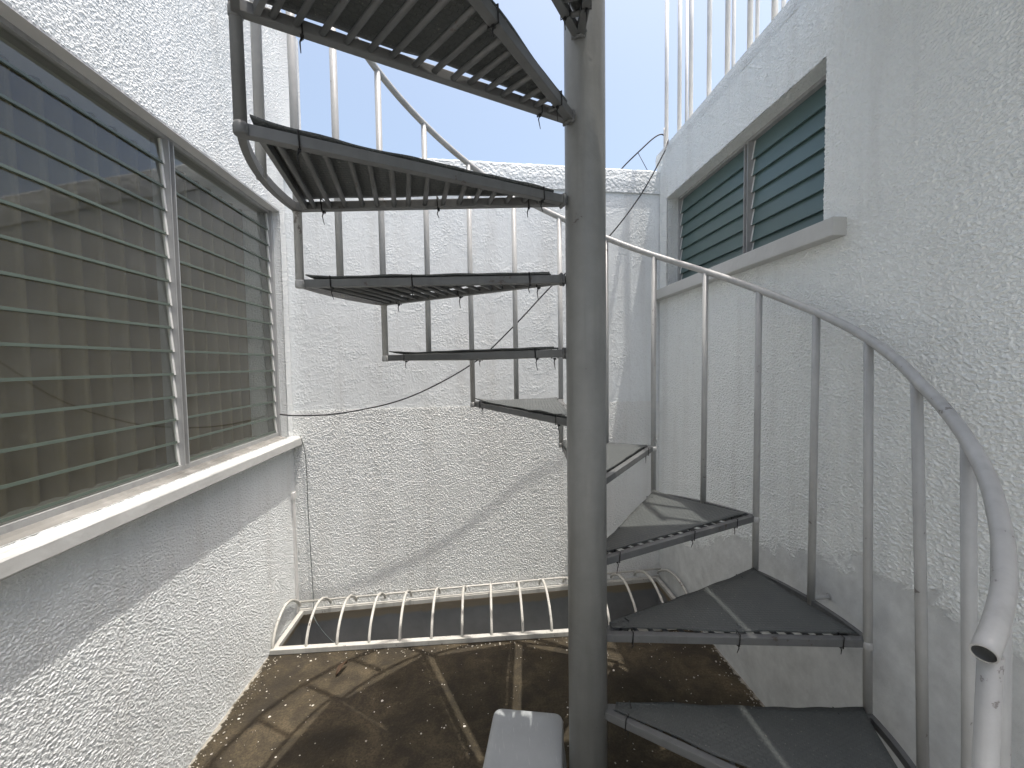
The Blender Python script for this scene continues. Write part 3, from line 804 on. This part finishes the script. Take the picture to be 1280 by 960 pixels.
tag(o, 'loop of thin teal hose lying inside the light well behind the staircase pole', 'hose')
a_ = MB()
ay = 1.5
a_.tube(smooth_path([(.60, ay, 2.325), (.63, ay, 2.383), (.743, ay, 2.492), (.835, ay, 2.573), (.887, ay, 2.593), (.907, ay, 2.555), (.90, ay-.03, 2.445)]), .0042, 8)
a_.tube([(.727, ay, 2.482), (.82, ay, 2.32)], .0022, 6)
o = a_.build('aerial_cable', M_CABLE); o.location = (0, 0, Z0)
tag(o, 'dark bent cable looping over the corner where the back wall meets the roof', 'cable')
a2 = MB(); a2.tube([(.871, 1.44, 2.442), (.871, 1.44, 2.60)], .004, 8)
o = a2.build('metal_rod', M_ROOFRAIL); o.location = (0, 0, Z0)
tag(o, 'short thin pale rod standing on the roof corner beside the bent cable', 'rod')
lf = MB(); rows = []
for i in range(13):
    t = i/12; w = .011*math.sin(math.pi*min(1, t*.97+.02))**.8; row = []
    for j in range(5):
        s = (j-2)/2
        row.append(lf.bm.verts.new((t*.075, s*w, .006+.018*math.sin(t*2.6)+.010*s*s+.004*s*math.sin(t*7))))
    rows.append(row)
for A, B in zip(rows, rows[1:]):
    for j in range(4):
        f = lf.bm.faces.new((A[j], A[j+1], B[j+1], B[j])); f.smooth = True
lo2 = lf.build('dry_leaf', M_LEAF); md = lo2.modifiers.new('thick', 'SOLIDIFY'); md.thickness = .0008
lo2.location = (-.935, .715, .0); lo2.rotation_euler = (0, 0, R(68))
tag(lo2, 'curled brown dry leaf lying on the sunlit floor in front of the grille', 'leaf')
# second railing farther back on the roof
root = empty('roof_railing', (1.25, .4, RT)); tag(root, 'thinner second bar railing farther back on the roof, behind the edge railing', 'railing')
for y in (1.915, 1.62, 1.345, 1.13, .93, .7, .5):
    q = MB(); q.tube([(0, y-.4, -.1), (0, y-.4, 1.52)], .0105, 10); q.build('post', M_ROOFRAIL, root)
q = MB(); q.tube([(0, -.03, 1.52), (0, 1.55, 1.52)], .014, 10); q.build('top_rail', M_ROOFRAIL, root)

# paint flakes and grit swept against the walls
rnd = random.Random(11); m = MB()
def chip(x, y, r):
    z = rnd.uniform(.0, .002); n = rnd.randint(4, 6); a0 = rnd.random()*6.28
    top = []; bot = []
    tilt_x, tilt_y = rnd.uniform(-.35, .35), rnd.uniform(-.35, .35)
    for i in range(n):
        a = a0+6.283*i/n; q = r*rnd.uniform(.6, 1.1); dx, dy = q*math.cos(a), q*math.sin(a)
        zz = z + abs(tilt_x)*r + abs(tilt_y)*r + dx*tilt_x + dy*tilt_y
        top.append(m.bm.verts.new((x+dx, y+dy, zz+.0015))); bot.append(m.bm.verts.new((x+dx, y+dy, zz)))
    m.bm.faces.new(top); m.bm.faces.new(bot[::-1])
    for i in range(n): m.bm.faces.new((top[i], bot[i], bot[(i+1) % n], top[(i+1) % n]))
for i in range(190):
    chip(-1.30+abs(rnd.gauss(0, .035)), rnd.uniform(-.2, .88), rnd.uniform(.0012, .0036)*(1 if rnd.random() < .93 else 1.8))
for i in range(120):
    chip(rnd.uniform(-1.28, .8), .885-abs(rnd.gauss(0, .03)), rnd.uniform(.0015, .0045))
for i in range(110):
    chip(.82-abs(rnd.gauss(0, .03)), rnd.uniform(-.1, .88), rnd.uniform(.0015, .005))
for i in range(150):
    chip(rnd.uniform(-1.25, .7), rnd.uniform(-.1, .85), rnd.uniform(.001, .0032)*(1 if rnd.random() < .92 else 2))
tag(m.build('debris', simple('paint_flake', (0.42, 0.39, 0.33), .8, .2, var=.4, sc=40)), 'white paint flakes and grit scattered over the brown floor', 'debris', kind='stuff')
